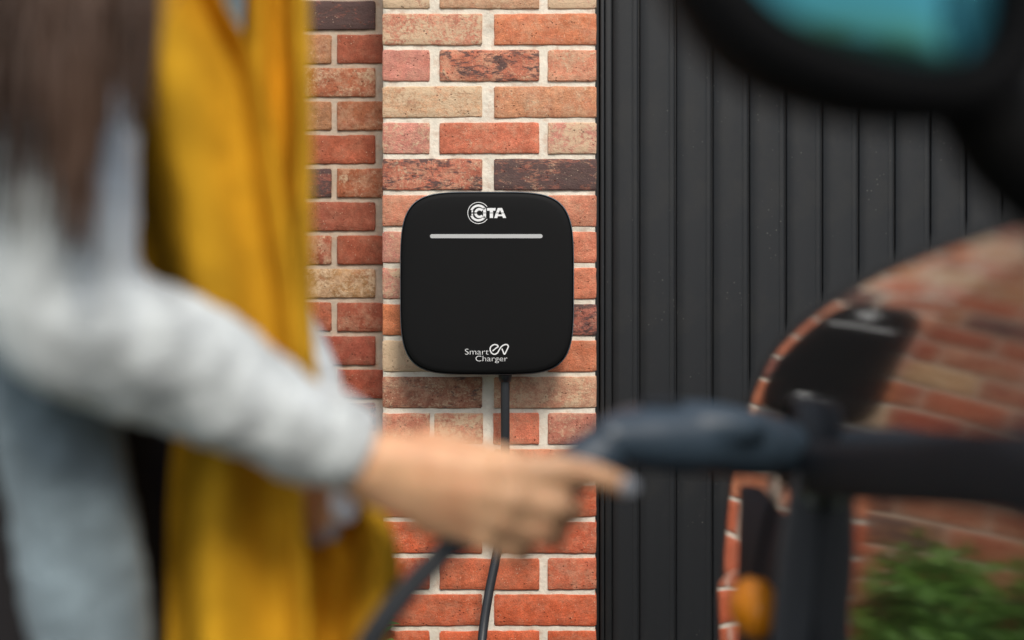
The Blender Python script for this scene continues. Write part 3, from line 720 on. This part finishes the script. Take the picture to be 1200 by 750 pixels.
torso(bm, [(1.40, -.41, .98, .05, .06), (1.37, -.425, .98, .085, .12), (1.32, -.445, .98, .115, .185), (1.22, -.465, .982, .138, .200), (1.08, -.457, .975, .138, .185), (.95, -.455, .97, .145, .186), (.80, -.458, .968, .158, .195), (.64, -.462, .966, .172, .203), (.46, -.468, .966, .19, .215)])
capsule(bm, sh_n+Vector((-.01, .02, .0)), .066, sh_f+Vector((-.02, -.02, 0)), .066)
capsule(bm, Vector((-.25, 1.15, 1.40)), .042, Vector((-.262, 1.13, 1.2)), .042); capsule(bm, Vector((-.262, 1.13, 1.2)), .042, Vector((-.285, 1.10, .95)), .05)      # far front edge
capsule(bm, Vector((-.345, .835, 1.30)), .045, Vector((-.285, .862, .82)), .042)    # near front edge
capsule(bm, Vector((-.285, .862, .82)), .042, Vector((-.285, .862, .60)), .042)
def creased(me, mat, name, par):
    bm = bmesh.new(); bm.from_mesh(me)
    for v in bm.verts:                    # soft creases, strongest round the elbow
        e = (v.co-el_n).length; amp = .0028+.0045*max(0, 1-e/.22)
        v.co += v.normal*amp*noise.noise(Vector((v.co.x*24, v.co.y*24, v.co.z*15)))*1.6 + v.normal*.0022*noise.noise(v.co*75)
    return part(name, bm, mat, par)
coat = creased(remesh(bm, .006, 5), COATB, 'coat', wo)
bm = bmesh.new(); chain(bm, [sh_n, W(34, 90, .788), W(60, 240, .775), el_n, W(175, 410, .80), W(285, 464, .825), W(370, 512, .850)], [.068, .066, .058, .050, .0455, .0385, .0325])
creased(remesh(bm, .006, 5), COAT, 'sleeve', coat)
bm = bmesh.new(); chain(bm, [sh_f, el_f, wr_f+Vector((.004, 0, .03))], [.060, .046, .036])
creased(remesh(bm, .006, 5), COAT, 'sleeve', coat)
def cuff(a, b, r0, r1):
    t = (b-a).normalized(); bm = bmesh.new(); tube(bm, [a, a+t*.006, b-t*.004, b, b-t*.002, a+t*.02], [r0-.004, r0, r1, r1-.002, r1-.007, r1-.01], 28); return bm
part('cuff', cuff(W(366, 505, .848), W(419, 529, .859), .0340, .0305), COAT, wo)
part('cuff', cuff(wr_f+Vector((.004, .012, .045)), wr_f+Vector((.002, .0, .006)), .042, .032), COAT, wo)
# hair: scalp cap and long locks falling in front of the near shoulder
bm = bmesh.new()
ball(bm, head+Vector((-.024, 0, .035)), (.094, .084, .100)); ball(bm, head+Vector((-.06, 0, -.05)), (.062, .078, .11))
capsule(bm, head+Vector((-.07, 0, -.06)), .07, Vector((-.47, .95, 1.28)), .06)
cap = remesh(bm, .006, 5); bm = bmesh.new(); bm.from_mesh(cap)
hr = random.Random(3)
ends = []
for k in range(420):
    g = hr.random()
    if g < .62: ex_ = hr.uniform(-10, 178); ey_ = 20+190*hr.random()**1.7
    elif g < .82: ex_, ey_ = hr.gauss(88, 16), hr.uniform(180, 310)
    else: ex_, ey_ = hr.gauss(5, 30), hr.uniform(80, 300)
    if ex_ > 120 and ey_ > 170: ey_ = 150
    st = head+Vector((hr.uniform(-.07, .05), -.075+hr.uniform(-.01, .02), hr.uniform(-.06, .05)))
    e_ = W(ex_, ey_, .70+hr.uniform(-.02, .02)); m1 = W(ex_*.75+hr.gauss(20, 14), -150+hr.gauss(0, 20), .74+hr.uniform(-.02, .03)); m2 = W(ex_+hr.gauss(0, 14), (ey_-150)*.5, .70+hr.uniform(-.02, .02))
    P = cat([st, m1, m2, e_], 5); r0 = hr.uniform(.0016, .0048)
    tube(bm, P, [r0*(1-.9*(i/(len(P)-1))**1.5) for i in range(len(P))], 5)
part('hair', bm, HAIR, wo)
# scarf: one loop round the neck and two hanging ends with vertical folds
def sheet(bm, rows_, folds, amp, ph=0, nc=44, th=.006, lef=.05):
    R_ = cat([(a, b, c, 0)[:3] for a, b, c, d in rows_], 8); D_ = cat([(d, 0, 0) for a, b, c, d in rows_], 8)
    nr = len(R_); F = [[], []]
    for side in (0, 1):
        for j in range(nr):
            py, xl, xr = R_[j]; d = D_[j].x; row = []
            for i in range(nc+1):
                t = i/nc; f = folds*t*2*math.pi+ph+.9*noise.noise(Vector((t*1.5, py*.004, ph)))
                off = -amp*math.sin(f)*(.6+.5*abs(noise.noise(Vector((ph, py*.005, t)))))*min(1, 6*t, 6*(1-t))+.010*noise.noise(Vector((t*2, py*.006, ph+4)))+lef*max(0, 1-t/.34)**1.5
                v = W(xl+(xr-xl)*t, py, d+off+side*th)
                row.append(bm.verts.new(v))
            F[side].append(row)
    a, b = F
    for j in range(nr-1):
        for i in range(nc):
            bm.faces.new((a[j][i], a[j][i+1], a[j+1][i+1], a[j+1][i])); bm.faces.new((b[j][i+1], b[j][i], b[j+1][i], b[j+1][i+1]))
        for i in (0, nc): bm.faces.new((a[j][i], a[j+1][i], b[j+1][i], b[j][i]))
    for j in (0, nr-1):
        for i in range(nc): bm.faces.new((a[j][i], b[j][i], b[j][i+1], a[j][i+1]))
bm = bmesh.new()
sheet(bm, [(-215, 62, 150, .895), (-140, 100, 200, .88), (0, 128, 262, .875), (70, 130, 300, .875), (180, 138, 322, .875), (330, 172, 346, .875), (450, 205, 352, .88), (600, 196, 356, .885), (820, 196, 365, .89), (960, 200, 370, .89)], 1.2, .031, 5.0, lef=.03)
sc1 = part('scarf', bm, SCARF, wo)
bm = bmesh.new()
sheet(bm, [(-215, 190, 280, .965), (-140, 245, 335, .955), (-60, 286, 356, .945), (60, 284, 364, .94), (250, 290, 366, .94), (400, 300, 368, .94), (520, 320, 392, .945), (580, 330, 438, .95), (640, 335, 466, .95), (700, 335, 468, .95), (780, 330, 455, .95), (960, 330, 450, .95)], 1.3, .030, .9)
part('scarf_end', bm, SCARF, sc1)
bm = bmesh.new(); P = [neck+Vector((.095*math.cos(a)+.01, .105*math.sin(a), -.02+.03*math.sin(a*2)-.03*math.cos(a))) for a in (2*math.pi*k/40 for k in range(41))]
tube(bm, P, [.042+.006*math.sin(k*1.3) for k in range(41)], 14, False); part('scarf_loop', bm, SCARF, sc1)

# ------------------------------------------------------------ shrub in front of the recessed wall, lawn
def leaves(bm, n, c, rad, seed, size):
    r = random.Random(seed)
    for _ in range(n):
        while True:
            p = Vector((r.uniform(-1, 1), r.uniform(-1, 1), r.uniform(-1, 1)))
            if .35 < p.length < 1+.12*r.random(): break
        q = Vector(c)+Vector((p.x*rad[0], p.y*rad[1], p.z*rad[2]))
        if q.z < .03: continue
        u = Vector((r.gauss(0, 1), r.gauss(0, 1), r.gauss(.3, .8))).normalized(); v = u.cross(Vector((r.gauss(0, 1), r.gauss(0, 1), r.gauss(0, 1)))).normalized(); l = size*r.uniform(.7, 1.3); wd = l*.6; nn = u.cross(v)*l*.12
        V = [bm.verts.new(x) for x in (q, q+u*l*.45+v*wd*.5+nn, q+u*l, q+u*l*.45-v*wd*.5+nn, q+u*l*.5)]
        bm.faces.new((V[0], V[1], V[4])); bm.faces.new((V[1], V[2], V[4])); bm.faces.new((V[2], V[3], V[4])); bm.faces.new((V[3], V[0], V[4]))
for i, (x, y, rx, h, lab) in enumerate([(-.44, 2.60, .18, .315, 'small leafy green shrub beside the pier, behind the mustard scarf'), (-.80, 2.56, .26, .36, 'taller leafy green shrub against the recessed wall, left of the small one'), (-1.32, 2.50, .32, .42, 'broad leafy green shrub furthest left along the recessed wall')]):
    s = thing('shrub', lab, 'shrub', (x, y, 0), 'shrubs along the recessed wall')
    bm = bmesh.new(); r = random.Random(i)
    for k in range(7): tube(bm, [Vector((x, y, .0)), Vector((x+r.uniform(-.5, .5)*rx, y+r.uniform(-.07, .07), h*.8)), Vector((x+r.uniform(-.8, .8)*rx, y+r.uniform(-.12, .12), h*1.6))], [.009, .006, .003], 6)
    part('stem', bm, BARK, s)
    bm = bmesh.new(); leaves(bm, 1900, (x, y, h), (rx, .19, h*.98), i+10, .045); o = part('foliage', bm, LEAF, s, False); o['kind'] = 'stuff'
bm = bmesh.new(); r = random.Random(9)
for _ in range(9000):
    x = -.78-abs(r.gauss(0, 1))*1.1; y = r.uniform(-1.5, 2.78); hh = r.uniform(.03, .08); a = r.uniform(0, 6.28); p = Vector((x, y, 0)); q = Vector((math.cos(a)*.003, math.sin(a)*.003, 0))
    V = [bm.verts.new(v) for v in (p-q, p+q, p+Vector((r.gauss(0, .015), r.gauss(0, .015), hh)))]; bm.faces.new(V)
o = part('grass', bm, BLADE, None, False); o['kind'] = 'stuff'; o['label'] = 'short green lawn grass beside the driveway'; o['category'] = 'grass'
